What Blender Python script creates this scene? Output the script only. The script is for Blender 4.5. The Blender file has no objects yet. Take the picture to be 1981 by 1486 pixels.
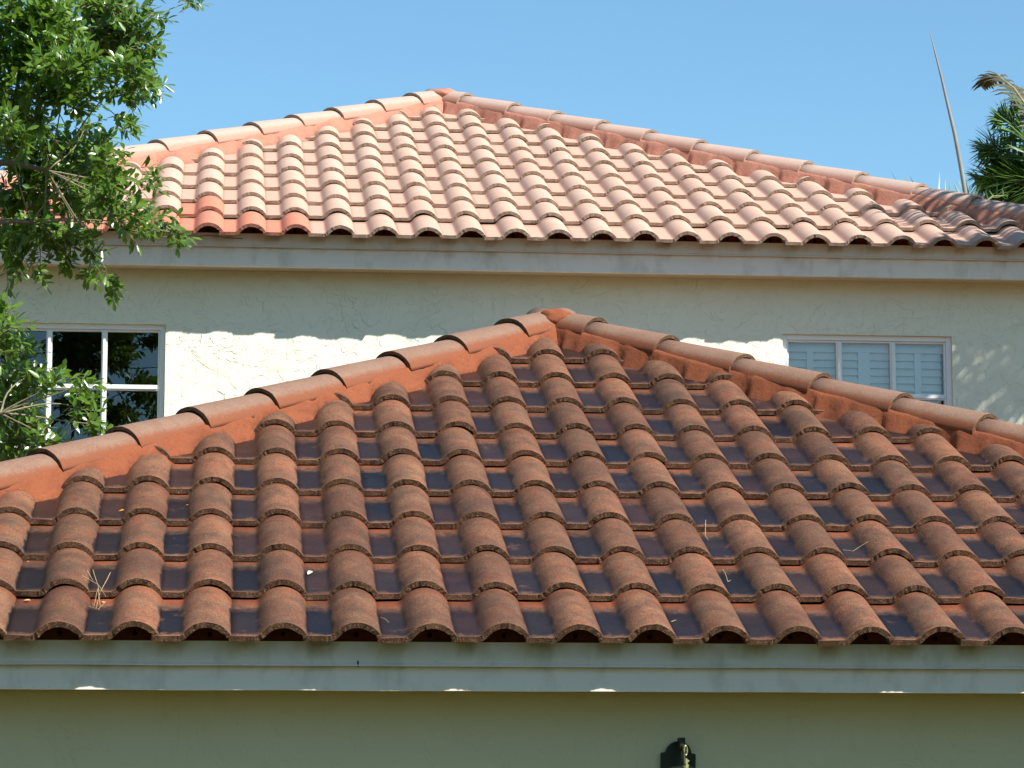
import bpy, bmesh, math, random
from mathutils import Vector, noise, Matrix
R = random.Random(7)
S = bpy.context.scene
COL = S.collection

# ------------------------------------------------------------------ camera, light
TH, PS, FPX = 0.14377, 0.09556, 5780.0
CAMZ = 1.6
cd = bpy.data.cameras.new('camera'); cam = bpy.data.objects.new('camera', cd); COL.objects.link(cam)
cd.sensor_width = 36; cd.lens = FPX/1981*36; cd.clip_end = 2000; cd.clip_start = .1
cam.location = (0, 0, CAMZ); cam.rotation_euler = (math.pi/2+TH, 0, -PS)
S.camera = cam
SUN = Vector((0.80, -0.68, 1.0)).normalized()
W = bpy.data.worlds.new('World'); S.world = W; W.use_nodes = True
nt = W.node_tree; bg = nt.nodes['Background']
sky = nt.nodes.new('ShaderNodeTexSky'); sky.sky_type = 'NISHITA'; sky.sun_disc = False
sky.sun_elevation = math.asin(SUN.z); sky.sun_rotation = math.atan2(SUN.x, SUN.y)
sky.air_density = 1.0; sky.dust_density = .4; sky.ozone_density = 1.5
tint = nt.nodes.new('ShaderNodeMix'); tint.data_type = 'RGBA'; tint.blend_type = 'MULTIPLY'; tint.inputs[0].default_value = 1
tint.inputs[7].default_value = (.70, .955, 1.0, 1); nt.links.new(sky.outputs[0], tint.inputs[6]); nt.links.new(tint.outputs[2], bg.inputs[0]); bg.inputs[1].default_value = 0.098
sl = bpy.data.lights.new('sun', 'SUN'); sl.energy = 5.0; sl.angle = math.radians(.55); sl.color = (1, .955, .89)
so = bpy.data.objects.new('sun', sl); COL.objects.link(so); so.rotation_euler = SUN.to_track_quat('Z', 'Y').to_euler()
S.view_settings.view_transform = 'Standard'; S.view_settings.look = 'None'
S.view_settings.exposure = 0.86; S.view_settings.gamma = 1

FW = Vector((math.sin(PS)*math.cos(TH), math.cos(PS)*math.cos(TH), math.sin(TH)))
RT = FW.cross(Vector((0, 0, 1))).normalized(); UP = RT.cross(FW)
def ray(px, py): return FW*FPX + RT*(px-990.5) - UP*(py-743)
def at(px, py, Y):
    d = ray(px, py); return Vector((0, 0, CAMZ)) + d*(Y/d.y)

# ------------------------------------------------------------------ helpers
def link(name, bm, mats, parent=None, smooth=False):
    me = bpy.data.meshes.new(name); bm.to_mesh(me); bm.free()
    for m in (mats if isinstance(mats, (list, tuple)) else [mats]): me.materials.append(m)
    if smooth: me.polygons.foreach_set('use_smooth', [True]*len(me.polygons))
    o = bpy.data.objects.new(name, me); COL.objects.link(o)
    if parent: o.parent = parent; o.matrix_parent_inverse = parent.matrix_basis.inverted() if parent.parent is None else Matrix()
    return o
def link_part(name, bm, mats, parent, smooth=False):
    return link(name, bm, mats, parent, smooth)
def empty(name, loc):
    o = bpy.data.objects.new(name, None); COL.objects.link(o); o.location = loc; o.empty_display_size = .2
    return o
def tag(o, label, cat, group=None, kind=None):
    if label: o['label'] = label
    if cat: o['category'] = cat
    if group: o['group'] = group
    if kind: o['kind'] = kind
    return o
def box(bm, x0, x1, y0, y1, z0, z1):
    v = [bm.verts.new(p) for p in ((x0,y0,z0),(x1,y0,z0),(x1,y1,z0),(x0,y1,z0),(x0,y0,z1),(x1,y0,z1),(x1,y1,z1),(x0,y1,z1))]
    for f in ((0,3,2,1),(4,5,6,7),(0,1,5,4),(1,2,6,5),(2,3,7,6),(3,0,4,7)): bm.faces.new([v[i] for i in f])
def tube(bm, pts, rads, n=7, cap=True):
    pts = [Vector(p) for p in pts]; rings = []
    up = Vector((0, 0, 1)) if abs((pts[-1]-pts[0]).normalized().z) < .9 else Vector((1, 0, 0))
    for i, p in enumerate(pts):
        d = (pts[min(i+1, len(pts)-1)]-pts[max(i-1, 0)]).normalized()
        a = d.cross(up).normalized(); b = a.cross(d)
        r = rads[i] if isinstance(rads, (list, tuple)) else rads
        rings.append([bm.verts.new(p+(a*math.cos(2*math.pi*k/n)+b*math.sin(2*math.pi*k/n))*r) for k in range(n)])
    for r0, r1 in zip(rings, rings[1:]):
        for k in range(n): bm.faces.new((r0[k], r0[(k+1) % n], r1[(k+1) % n], r1[k]))
    if cap:
        bm.faces.new(rings[0][::-1]); bm.faces.new(rings[-1])

# ------------------------------------------------------------------ materials
class M:
    def __init__(s, name, rough=.8, spec=.4):
        s.m = bpy.data.materials.new(name); s.m.use_nodes = True; s.t = s.m.node_tree
        s.b = s.t.nodes['Principled BSDF']; s.b.inputs['Roughness'].default_value = rough
        s.b.inputs['Specular IOR Level'].default_value = spec
        s.geo = None
    def n(s, typ, **kw):
        x = s.t.nodes.new(typ)
        for k, v in kw.items(): setattr(x, k, v)
        return x
    def inp(s, node, key, v):
        if v is None: return
        if hasattr(v, 'links') or isinstance(v, bpy.types.NodeSocket): s.t.links.new(v, node.inputs[key])
        else: node.inputs[key].default_value = v
    def pos(s):
        if not s.geo: s.geo = s.n('ShaderNodeNewGeometry')
        return s.geo.outputs['Position']
    def mapped(s, scale=(1, 1, 1), rot=(0, 0, 0)):
        x = s.n('ShaderNodeMapping'); x.inputs['Scale'].default_value = scale; x.inputs['Rotation'].default_value = rot
        s.t.links.new(s.pos(), x.inputs[0]); return x.outputs[0]
    def noise(s, scale, detail=3, rough=.5, vec=None, dist=0):
        x = s.n('ShaderNodeTexNoise'); x.inputs['Scale'].default_value = scale; x.inputs['Detail'].default_value = detail
        x.inputs['Roughness'].default_value = rough; x.inputs['Distortion'].default_value = dist
        s.t.links.new(vec or s.pos(), x.inputs['Vector']); return x.outputs[0]
    def ramp(s, v, stops):
        x = s.n('ShaderNodeValToRGB'); e = x.color_ramp.elements
        e[1].position = stops[-1][0]; e[0].position = stops[0][0]
        for p, c in stops[1:-1]: e.new(p)
        for a, (p, c) in zip(e, stops): a.color = (c, c, c, 1) if isinstance(c, (int, float)) else (*c, 1)
        s.t.links.new(v, x.inputs[0]); return x.outputs[0]
    def mix(s, f, a, b, mode='MIX'):
        x = s.n('ShaderNodeMix', data_type='RGBA', blend_type=mode)
        s.inp(x, 0, f); 
        for k, v in ((6, a), (7, b)):
            if isinstance(v, tuple): v = (*v, 1) if len(v) == 3 else v
            s.inp(x, k, v)
        return x.outputs[2]
    def math(s, op, a, b=None, c=None, clamp=False):
        x = s.n('ShaderNodeMath', operation=op, use_clamp=clamp)
        s.inp(x, 0, a); s.inp(x, 1, b)
        if c is not None: s.inp(x, 2, c)
        return x.outputs[0]
    def attr(s, name):
        x = s.n('ShaderNodeAttribute'); x.attribute_name = name; return x.outputs['Fac']
    def col(s, v):
        if isinstance(v, tuple): v = (*v, 1)
        s.inp(s.b, 'Base Color', v)
    def rough(s, v): s.inp(s.b, 'Roughness', v)
    def bump(s, h, strength=.5, dist=.01, prev=None):
        x = s.n('ShaderNodeBump'); x.inputs['Strength'].default_value = strength; x.inputs['Distance'].default_value = dist
        s.inp(x, 'Height', h)
        if prev: s.t.links.new(prev, x.inputs['Normal'])
        s.t.links.new(x.outputs[0], s.b.inputs['Normal']); return x.outputs[0]

def tile_mat(name, aged):
    m = M(name, .85, .35)
    rnd, rn2, pan, ts, sal = (m.attr(k) for k in ('rnd', 'rn2', 'pan', 'ts', 'salmon'))
    big = m.noise(5, 3, .55); mid = m.noise(28, 4, .6); fine = m.noise(165, 4, .8); spk = m.noise(200, 1, .5)
    if aged:
        c = m.mix(m.ramp(mid, [(.3, 0.), (.7, 1.)]), (.115, .040, .021), (.175, .088, .052))
        c = m.mix(m.math('MULTIPLY', m.ramp(big, [(.35, 0.), (.65, 1.)]), .6), c, (.165, .050, .022))
        c = m.mix(m.math('MULTIPLY', rnd, .45), c, (.165, .105, .070))
        # crest weathered paler, flanks redder
        c = m.mix(m.math('MULTIPLY', m.math('SUBTRACT', 1, pan), m.ramp(mid, [(.35, .05), (.75, .45)])), c, (.235, .150, .100))
        # granules
        c = m.mix(m.math('MULTIPLY', m.ramp(m.noise(13, 4, .65, m.mapped((1, .6, 1), (0, 0, .6))), [(.48, 0.), (.62, .65)]), m.math('SUBTRACT', 1, m.math('MULTIPLY', pan, .6))), c, (.20, .062, .030))
        c = m.mix(m.ramp(m.noise(16, 4, .6), [(.54, 0.), (.70, .6)]), c, (.11, .075, .055))
        c = m.mix(m.ramp(fine, [(.50, 0.), (.64, .75)]), c, (.34, .245, .175))
        c = m.mix(m.ramp(fine, [(.30, .75), (.45, 0.)]), c, (.04, .018, .012))
        c = m.mix(m.ramp(spk, [(.76, 0.), (.80, .9)]), c, (.75, .66, .55))
        # dark film in the pans
        wob = m.math('ADD', m.math('ADD', pan, m.math('MULTIPLY', m.math('SUBTRACT', mid, .5), .5)), m.math('MULTIPLY', m.math('SUBTRACT', m.noise(8, 3, .6), .5), .9))
        pm = m.ramp(wob, [(.62, 0.), (.86, 1.)])
        tsw = m.math('ADD', ts, m.math('MULTIPLY', m.math('SUBTRACT', mid, .5), .12))
        low = m.ramp(m.math('DIVIDE', tsw, .4), [(.03, .25), (.09, 1.), (.70, 1.), (.86, .25), (.95, 0.)])
        hue = m.ramp(m.math('ADD', m.math('ADD', m.math('MULTIPLY', rn2, .40), m.math('MULTIPLY', big, .35)), m.math('MULTIPLY', m.noise(.75, 2, .5), .5)), [(.36, (.045, .017, .011)), (.50, (.014, .010, .010)), (.62, (.006, .008, .013))])
        amt = m.math('MULTIPLY', m.math('MULTIPLY', pm, low), m.math('ADD', .80, m.math('MULTIPLY', rnd, .2)))
        c = m.mix(amt, c, hue)
        # clean orange strip just below the course above
        top = m.ramp(m.math('DIVIDE', tsw, .4), [(.88, 0.), (.975, 1.)])
        c = m.mix(m.math('MULTIPLY', top, m.math('ADD', .35, m.math('MULTIPLY', pan, .5))), c, (.22, .062, .024))
        # worn pale lip
        lip = m.ramp(m.math('DIVIDE', ts, .4), [(.004, .6), (.014, 0.)])
        c = m.mix(lip, c, (.29, .18, .12))
        blot = m.mix(m.ramp(m.noise(5.5, 5, .65, None, .4), [(.36, 0.), (.62, 1.)]), (.58, .60, .64), (1.12, 1.10, 1.06))
        blot = m.mix(m.math('MULTIPLY', m.ramp(m.noise(30, 5, .7, None, .6), [(.56, 0.), (.70, .7)]), m.ramp(m.noise(2.2, 3, .6), [(.4, .2), (.6, 1.)])), blot, (.42, .40, .42))
        c = m.mix(1.0, c, blot, 'MULTIPLY')
        m.col(m.mix(1.0, c, m.mix(m.attr('rn2'), (.60, .485, .38), (.98, .785, .61)), 'MULTIPLY'))
        m.rough(m.math('SUBTRACT', .80, m.math('MULTIPLY', amt, .50)))
        m.inp(m.b, 'Specular IOR Level', m.math('ADD', .35, m.math('MULTIPLY', amt, .12)))
        n1 = m.bump(fine, .8, .003); m.bump(mid, .3, .005, n1)
    else:
        c = m.mix(m.ramp(mid, [(.3, 0.), (.7, 1.)]), (.375, .255, .195), (.42, .305, .235))
        c = m.mix(m.math('MULTIPLY', rnd, .6), c, (.40, .245, .18))
        c = m.mix(m.math('MULTIPLY', pan, .35), c, (.40, .235, .18))
        c = m.mix(m.math('MULTIPLY', m.math('SUBTRACT', 1, pan), m.ramp(big, [(.4, 0.), (.7, .35)])), c, (.42, .34, .28))
        c = m.mix(m.math('MULTIPLY', m.ramp(m.noise(60, 4, .7), [(.66, 0.), (.75, .6)]), m.ramp(big, [(.45, 0.), (.6, 1.)])), c, (.27, .17, .13))
        c = m.mix(m.ramp(fine, [(.28, .35), (.42, 0.)]), c, (.27, .18, .14))
        sc = m.mix(m.ramp(mid, [(.3, 0.), (.7, 1.)]), (.42, .145, .088), (.40, .17, .11))
        c = m.mix(sal, c, sc)
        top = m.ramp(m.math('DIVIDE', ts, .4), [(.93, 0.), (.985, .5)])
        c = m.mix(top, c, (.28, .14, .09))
        m.col(m.mix(1.0, c, (1.17, 1.10, 1.07), 'MULTIPLY')); n1 = m.bump(fine, .35, .0015); m.bump(mid, .15, .003, n1)
    return m.m
def edge_mat(name, a, b, pale, sal=None):
    m = M(name, .95, .2); f = m.noise(150, 4, .8); g = m.noise(18, 3, .6); k = m.noise(190, 2, .7)
    c = m.mix(m.ramp(g, [(.35, 0.), (.65, 1.)]), a, b)
    c = m.mix(m.ramp(f, [(.30, .85), (.48, 0.)]), c, tuple(x*(.25 if a[0] < .2 else .5) for x in a))
    c = m.mix(m.ramp(k, [(.55, 0.), (.66, .9)]), c, pale)
    if sal: c = m.mix(m.math('MULTIPLY', m.attr('salmon'), .7), c, sal)
    m.col(c); m.bump(f, 1., .006); return m.m
TILE_A = tile_mat('aged_tile', True); TILE_B = tile_mat('pale_tile', False)
EDGE_A = edge_mat('aged_tile_edge', (.085, .042, .025), (.16, .078, .042), (.33, .22, .13))
EDGE_B = edge_mat('pale_tile_edge', (.32, .215, .16), (.38, .27, .20), (.46, .35, .27), (.40, .13, .08))
def mortar_mat(name, a, b, speck):
    m = M(name, .9, .25); g = m.noise(7, 4, .6); f = m.noise(70, 5, .65); k = m.noise(230, 1); ed = m.attr('edge')
    c = m.mix(m.ramp(g, [(.3, 0.), (.7, 1.)]), a, b)
    c = m.mix(m.ramp(f, [(.3, .5), (.5, 0.)]), c, tuple(x*.55 for x in a))
    c = m.mix(m.ramp(k, [(.77, 0.), (.81, .9)]), c, speck)
    c = m.mix(m.ramp(m.noise(3.2, 5, .7, m.mapped((1, 1, 2.5))), [(.52, 0.), (.68, .55)]), c, tuple(x*.6 for x in b))
    c = m.mix(m.ramp(m.noise(24, 5, .7), [(.60, 0.), (.72, .45)]), c, tuple(min(1, x*1.35) for x in a))
    c = m.mix(m.math('MULTIPLY', ed, m.ramp(f, [(.35, .9), (.6, .25)])), c, tuple(x*.35 for x in a))
    m.col(c); n1 = m.bump(f, .4, .006); m.bump(g, .3, .02, n1); return m.m
MORT_A = mortar_mat('orange_mortar', (.235, .068, .027), (.20, .058, .025), (.5, .38, .3))
MORT_B = mortar_mat('salmon_mortar', (.42, .185, .125), (.39, .155, .10), (.5, .3, .24))
def cap_mat(name, a, b, pale, flank):
    m = M(name, .88, .3); g = m.noise(9, 4, .6); f = m.noise(210, 4, .75); k = m.noise(240, 1); h = m.noise(45, 4, .6)
    fl = m.attr('flank'); rnd = m.attr('rnd')
    c = m.mix(m.ramp(g, [(.3, 0.), (.7, 1.)]), a, b)
    c = m.mix(m.math('MULTIPLY', rnd, .4), c, tuple(x*.8 for x in b))
    c = m.mix(m.ramp(f, [(.45, 0.), (.65, .6)]), c, pale)
    c = m.mix(m.ramp(f, [(.28, .5), (.42, 0.)]), c, tuple(x*.35 for x in a))
    fw = m.math('ADD', fl, m.math('MULTIPLY', m.math('SUBTRACT', h, .5), .35))
    c = m.mix(m.ramp(fw, [(.40, 0.), (.62, .92)]), c, flank)
    c = m.mix(m.ramp(k, [(.77, 0.), (.81, .8)]), c, (.7, .6, .52))
    m.col(c); n1 = m.bump(f, .5, .002); m.bump(h, .25, .004, n1); return m.m
CAP_A = cap_mat('aged_hip_cap', (.17, .080, .050), (.21, .12, .08), (.29, .20, .145), (.20, .062, .026))
CAP_B = cap_mat('pale_hip_cap', (.42, .27, .21), (.43, .30, .24), (.47, .37, .30), (.42, .21, .15))

def stucco(name, st, tone=(1, 1, 1)):
    m = M(name, .92, .15)
    w = m.mapped((1, 1, 1)); wn = m.n('ShaderNodeTexNoise'); wn.inputs['Scale'].default_value = 3.5; wn.inputs['Detail'].default_value = 2
    m.t.links.new(m.pos(), wn.inputs['Vector'])
    add = m.n('ShaderNodeVectorMath', operation='MULTIPLY_ADD'); m.t.links.new(wn.outputs['Color'], add.inputs[0])
    add.inputs[1].default_value = (.35, .35, .35); m.t.links.new(m.pos(), add.inputs[2])
    # skip-trowel plaster: raised plateaus with short curved edges
    p1 = m.noise(7.5, 5, .5, add.outputs[0], .6); p2 = m.noise(15, 4, .5, add.outputs[0], .8)
    r1 = m.ramp(p1, [(.485, 0.), (.505, 1.)]); r2 = m.ramp(p2, [(.555, 0.), (.575, 1.)])
    fn = m.noise(180, 3, .6)
    gate = m.ramp(m.noise(4.2, 2), [(.44, 0.), (.60, 1.)])
    h = m.math('ADD', m.math('MULTIPLY', m.math('MULTIPLY', r1, gate), .8), m.math('MULTIPLY', r2, .5))
    h = m.math('ADD', h, m.math('MULTIPLY', fn, .12))
    m.bump(h, st, .009)
    g = m.noise(1.3, 4, .6); d = m.noise(9, 5, .7, m.mapped((1, 1, .35)))
    c = m.mix(m.ramp(g, [(.3, 0.), (.7, 1.)]), (.76, .735, .585), (.80, .78, .64))
    c = m.mix(m.ramp(d, [(.60, 0.), (.8, .22)]), c, (.52, .50, .36))
    c = m.mix(m.ramp(m.noise(55, 3, .6), [(.73, 0.), (.79, .7)]), c, (.35, .32, .22))
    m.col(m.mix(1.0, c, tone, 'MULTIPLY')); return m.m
STUCCO = stucco('cream_stucco', .6); STUCCO_LOW_SHADED = stucco('smoother_stucco_shade_tinted', .32, (.80, .74, .58))  # low wall tone darkened and yellowed to paint in shade and green bounce
def paint(name, a, b, rough=.5, stains=True):
    m = M(name, rough, .4); g = m.noise(2.5, 4, .6); st = m.noise(9, 4, .6, m.mapped((1, 1, .5)))
    c = m.mix(m.ramp(g, [(.3, 0.), (.7, 1.)]), a, b)
    if stains:
        c = m.mix(m.ramp(st, [(.50, 0.), (.75, .38)]), c, (.27, .24, .13))
        c = m.mix(m.ramp(m.noise(120, 2, .5), [(.74, 0.), (.80, .7)]), c, (.08, .07, .05))
        tp = m.attr('stain'); sn = m.noise(16, 3, .6)
        c = m.mix(m.math('MULTIPLY', tp, m.ramp(sn, [(.3, .35), (.7, 1.)])), c, (.22, .13, .065))
    m.col(c); m.bump(m.noise(60, 4, .6, m.mapped((.15, 1, 1))), .12, .004); return m.m
FASCIA = paint('grey_painted_wood', (.77, .685, .60), (.82, .735, .655), .55)
WHITE = paint('white_window_frame', (.80, .80, .78), (.84, .84, .82), .4, False)
def simple(name, c, rough=.7, spec=.4, metal=0, var=.25, scale=30):
    m = M(name, rough, spec); g = m.noise(scale, 4, .6)
    m.col(m.mix(m.ramp(g, [(.3, 0.), (.7, 1.)]), tuple(x*(1-var) for x in c), tuple(min(1, x*(1+var)) for x in c)))
    m.b.inputs['Metallic'].default_value = metal; m.bump(g, .1, .002); return m.m
STOP = simple('red_mortar', (.13, .030, .014), .95, .1)
HOLE = simple('weep_hole_dark', (.006, .004, .004), 1, 0)
DECK = simple('roof_underlay', (.10, .05, .035), .95, .1)
SOFF = simple('soffit_paint', (.55, .50, .36), .9, .1, var=.06)
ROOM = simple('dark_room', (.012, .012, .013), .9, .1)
SHUT = simple('white_shutter', (.90, .88, .84), .5, .3, var=.03)
def glass():
    m = bpy.data.materials.new('window_glass'); m.use_nodes = True; t = m.node_tree; t.nodes.clear()
    o = t.nodes.new('ShaderNodeOutputMaterial'); g = t.nodes.new('ShaderNodeBsdfGlossy'); g.inputs['Roughness'].default_value = .004
    g.inputs['Color'].default_value = (.9, .95, 1, 1)
    tr = t.nodes.new('ShaderNodeBsdfTransparent'); tr.inputs[0].default_value = (.92, .95, .93, 1)
    mx = t.nodes.new('ShaderNodeMixShader'); fr = t.nodes.new('ShaderNodeFresnel'); fr.inputs[0].default_value = 1.5
    mul = t.nodes.new('ShaderNodeMath'); mul.operation = 'MULTIPLY_ADD'; mul.inputs[1].default_value = 1.7; mul.inputs[2].default_value = .02
    n = t.nodes.new('ShaderNodeTexNoise'); n.inputs['Scale'].default_value = 2.5; geo = t.nodes.new('ShaderNodeNewGeometry')
    t.links.new(geo.outputs['Position'], n.inputs['Vector'])
    b = t.nodes.new('ShaderNodeBump'); b.inputs['Strength'].default_value = .02; b.inputs['Distance'].default_value = .01
    t.links.new(n.outputs[0], b.inputs['Height']); t.links.new(b.outputs[0], g.inputs['Normal'])
    t.links.new(fr.outputs[0], mul.inputs[0]); t.links.new(mul.outputs[0], mx.inputs[0])
    t.links.new(tr.outputs[0], mx.inputs[1]); t.links.new(g.outputs[0], mx.inputs[2]); t.links.new(mx.outputs[0], o.inputs[0])
    return m
GLASS = glass()
def leaf_mat(name, cols, rough=.32, spec=.55, trans=.25, tcol=(.16, .30, .03)):
    m = M(name, rough, spec); r = m.attr('rnd')
    c = m.ramp(r, [(i/(len(cols)-1), k) for i, k in enumerate(cols)]); m.col(c)
    t = m.n('ShaderNodeBsdfTranslucent'); t.inputs[0].default_value = (*tcol, 1)
    mx = m.n('ShaderNodeMixShader'); mx.inputs[0].default_value = trans
    out = [x for x in m.t.nodes if x.type == 'OUTPUT_MATERIAL'][0]
    m.t.links.new(m.b.outputs[0], mx.inputs[1]); m.t.links.new(t.outputs[0], mx.inputs[2]); m.t.links.new(mx.outputs[0], out.inputs[0])
    return m.m
OAKLEAF = leaf_mat('oak_leaf', [(.035, .085, .008), (.06, .135, .010), (.095, .18, .018), (.15, .24, .04)], .28, .6, .3, (.22, .38, .04))
PALMLEAF = leaf_mat('palm_leaf', [(.03, .07, .014), (.06, .13, .025), (.10, .19, .04), (.17, .25, .07)], .4, .5, .2)
DRYLEAF = leaf_mat('dry_frond', [(.045, .05, .025), (.09, .085, .045), (.16, .14, .08)], .6, .3, .15, (.25, .2, .08))
BARK = simple('oak_bark', (.17, .13, .09), .9, .2)
TWIGM = simple('twig_bark', (.22, .19, .12), .85, .2)
PTRUNK = simple('palm_trunk', (.22, .19, .15), .9, .2)
def grass_mat():
    m = M('lawn_grass', .9, .2); g = m.noise(.7, 4, .6); f = m.noise(40, 4, .7)
    c = m.mix(g, (.18, .135, .040), (.25, .18, .060)); c = m.mix(m.math('MULTIPLY', f, .5), c, (.05, .05, .014)); m.col(c); m.bump(f, .6, .03); return m.m

# ------------------------------------------------------------------ ground
bm = bmesh.new(); box(bm, -400, 400, -300, 600, -.5, 0)
tag(link('ground', bm, grass_mat()), None, None, kind='structure')
# ------------------------------------------------------------------ roofs
TW = .25; RAD = .0939; CZ = .0439
def prof(u):                      # top surface height above the pan, u from the crest
    if u >= 0:
        return max(0.0, math.sqrt(max(0, RAD*RAD-u*u))-CZ) if u < .0828 else 0.0
    if u > -.075: return math.sqrt(RAD*RAD-u*u)-CZ
    if u > -.094: return .01259*((u+.094)/.019)**2
    return 0.0
US = [-.182, -.150, -.125, -.104, -.097, -.091, -.086, -.081, -.075, -.065, -.056, -.046, -.035, -.023, -.011, 0, .011, .023, .035, .046, .056, .064, .071, .077, .081, .0835]
THK = .021
class Roof:
    def __init__(s, x0, y0, z0, s0, e, al, peak, gL, gR, seed):
        s.x0, s.y0, s.z0, s.s0, s.e, s.al = x0, y0, z0+CAMZ, s0, e, al
        s.xp, s.yp, s.zp = peak[0], peak[1], peak[2]+CAMZ; s.gL, s.gR = gL, gR
        s.ca, s.sa = math.cos(al), math.sin(al); s.rr = random.Random(seed)
        s.nrm = Vector((0, -s.sa, s.ca)); s.up = Vector((0, s.ca, s.sa))
        # origin of the course plane: pan level under a front edge
        s.o = Vector((s.x0, s.y0, s.z0)) - s.nrm*(.050+THK+.004)
    def pt(s, x, t, n): return s.o + Vector((x, 0, 0)) + s.up*t + s.nrm*n
    def surf(s, X, Y):            # world height of the tile surface over X, Y
        x = X-s.x0; t = (Y-s.o.y)/s.ca
        u = (x+.125) % TW - .125
        if u < -.113: pass
        uu = u if u > -.178 else u+TW
        if u > .083: uu = u-TW
        j = math.floor(t/s.e); lift = (THK+.004)*(1-(t-j*s.e)/s.e)
        return s.o.z + t*s.sa + (prof(uu)+lift)/s.ca
    def hipx(s, sgn, Y): return s.xp + sgn*(s.gL if sgn < 0 else s.gR)*(s.yp-Y)
def build_tiles(rf, cols, rows, parent_name, mats, salmon=(), rag=.0011):
    vs, fs, mi, A = [], [], [], {'rnd': [], 'rn2': [], 'pan': [], 'ts': [], 'salmon': []}
    aged = mats[0] is TILE_A; ring_s = [0, .004, .012, .05, .15, .27, .36, .405, .435]
    rr = rf.rr; nU = len(US)
    for j in rows:
        for i in cols:
            Ybase = rf.y0 + j*rf.e*rf.ca
            xc = rf.x0+i*TW
            if xc+.12 < rf.hipx(-1, Ybase)-.3 or xc-.2 > rf.hipx(1, Ybase)+.3: continue
            if Ybase > rf.yp: continue
            a, b2 = rr.random(), rr.random(); sal = 1.0 if (i, j) in salmon else 0.0
            dx, ds, dn = rr.gauss(0, .0022), rr.gauss(0, .004), abs(rr.gauss(0, .0018 if aged else .001)); tw = rr.gauss(0, .005); rol = rr.gauss(0, .010)
            base = j*rf.e + ds - (rf.s0 if j == 0 else 0); v0 = len(vs)
            def lift(q): return (THK+.004)*(1-q/rf.e) + dn*(1-q/rf.e)
            ph = rr.random()*50
            for q in ring_s:
                for side in (0, 1):
                    for k, u in enumerate(US):
                        h = prof(u)
                        if side:
                            du = .003; sl = (prof(min(u+du, .0826))-prof(u-du))/(min(u+du, .0826)-u+du)
                            L = math.hypot(1, sl); uu = u+sl/L*THK; h2 = h-THK/L
                            if u > .07: uu = min(uu, u-.004); uu = u-.014*min(1, (u-.06)/.02)
                        else: uu, h2 = u, h
                        g = 0
                        if q < .005 and not side:
                            g = rag*2*noise.noise(Vector((ph+u*260, j*3.1, 0)))
                        if q == 0: g2 = rag*3.0*noise.noise(Vector((ph+u*200, i*2.3, side*5.)))
                        else: g2 = 0
                        x = i*TW+uu+dx+tw*q; t = base+q+g2+uu*0+rol*uu; n = h2+lift(q)+g-(.0012 if (q == 0 and not side) else 0)+rol*uu*.6
                        vs.append(rf.pt(x, t, n)); A['rnd'].append(a); A['rn2'].append(b2)
                        # pan factor: flat part 1, crest 0
                        p = 1-min(1, h/(.040 if u < 0 else .030)); 
                        if u > 0.03: p = max(p, min(1, (u-.055)/.03)) if u > .055 else p
                        A['pan'].append(p); A['ts'].append(q); A['salmon'].append(sal)
            def V(r, side, k): return v0+(r*2+side)*nU+k
            nR = len(ring_s)
            for r in range(nR-1):
                for k in range(nU-1):
                    fs.append((V(r, 0, k), V(r, 0, k+1), V(r+1, 0, k+1), V(r+1, 0, k))); mi.append(0)
                    if r in (0, 3, 5): pass
                    fs.append((V(r, 1, k+1), V(r, 1, k), V(r+1, 1, k), V(r+1, 1, k+1))); mi.append(1)
                fs.append((V(r, 0, nU-1), V(r, 1, nU-1), V(r+1, 1, nU-1), V(r+1, 0, nU-1))); mi.append(1 if r > 7 else 0)
                fs.append((V(r, 1, 0), V(r, 0, 0), V(r+1, 0, 0), V(r+1, 1, 0))); mi.append(1)
            for k in range(nU-1):
                fs.append((V(0, 1, k), V(0, 1, k+1), V(0, 0, k+1), V(0, 0, k))); mi.append(1)
    me = bpy.data.meshes.new(parent_name); me.from_pydata([tuple(v) for v in vs], [], fs)
    for m in mats: me.materials.append(m)
    me.polygons.foreach_set('material_index', mi)
    for k, d in A.items():
        at_ = me.attributes.new(k, 'FLOAT', 'POINT'); at_.data.foreach_set('value', d)
    bm = bmesh.new(); bm.from_mesh(me)
    for sgn in (-1, 1):
        g = rf.gL if sgn < 0 else rf.gR
        d = Vector((-sgn*g, 1, 0)).normalized(); nn = Vector((d.y, -d.x, 0))*sgn     # outward
        if nn.x*sgn < 0: nn = -nn
        co = Vector((rf.xp, rf.yp, 0))-nn*.055
        bmesh.ops.bisect_plane(bm, geom=bm.verts[:]+bm.edges[:]+bm.faces[:], plane_co=co, plane_no=nn, clear_outer=True)
    bm.to_mesh(me); bm.free()
    sm = [p.material_index == 0 for p in me.polygons]; me.polygons.foreach_set('use_smooth', sm)
    me.validate()
    return me
def new_child(name, me, parent, house):
    o = bpy.data.objects.new(name, me); COL.objects.link(o); o.parent = parent
    return o

HX, HY = 1.5, 11.0
house = empty('house', (0, 0, 0))
tag(house, 'two-storey cream stucco house with hipped barrel-tile roofs, aged brown in front and pale pink behind', 'house')

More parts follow.
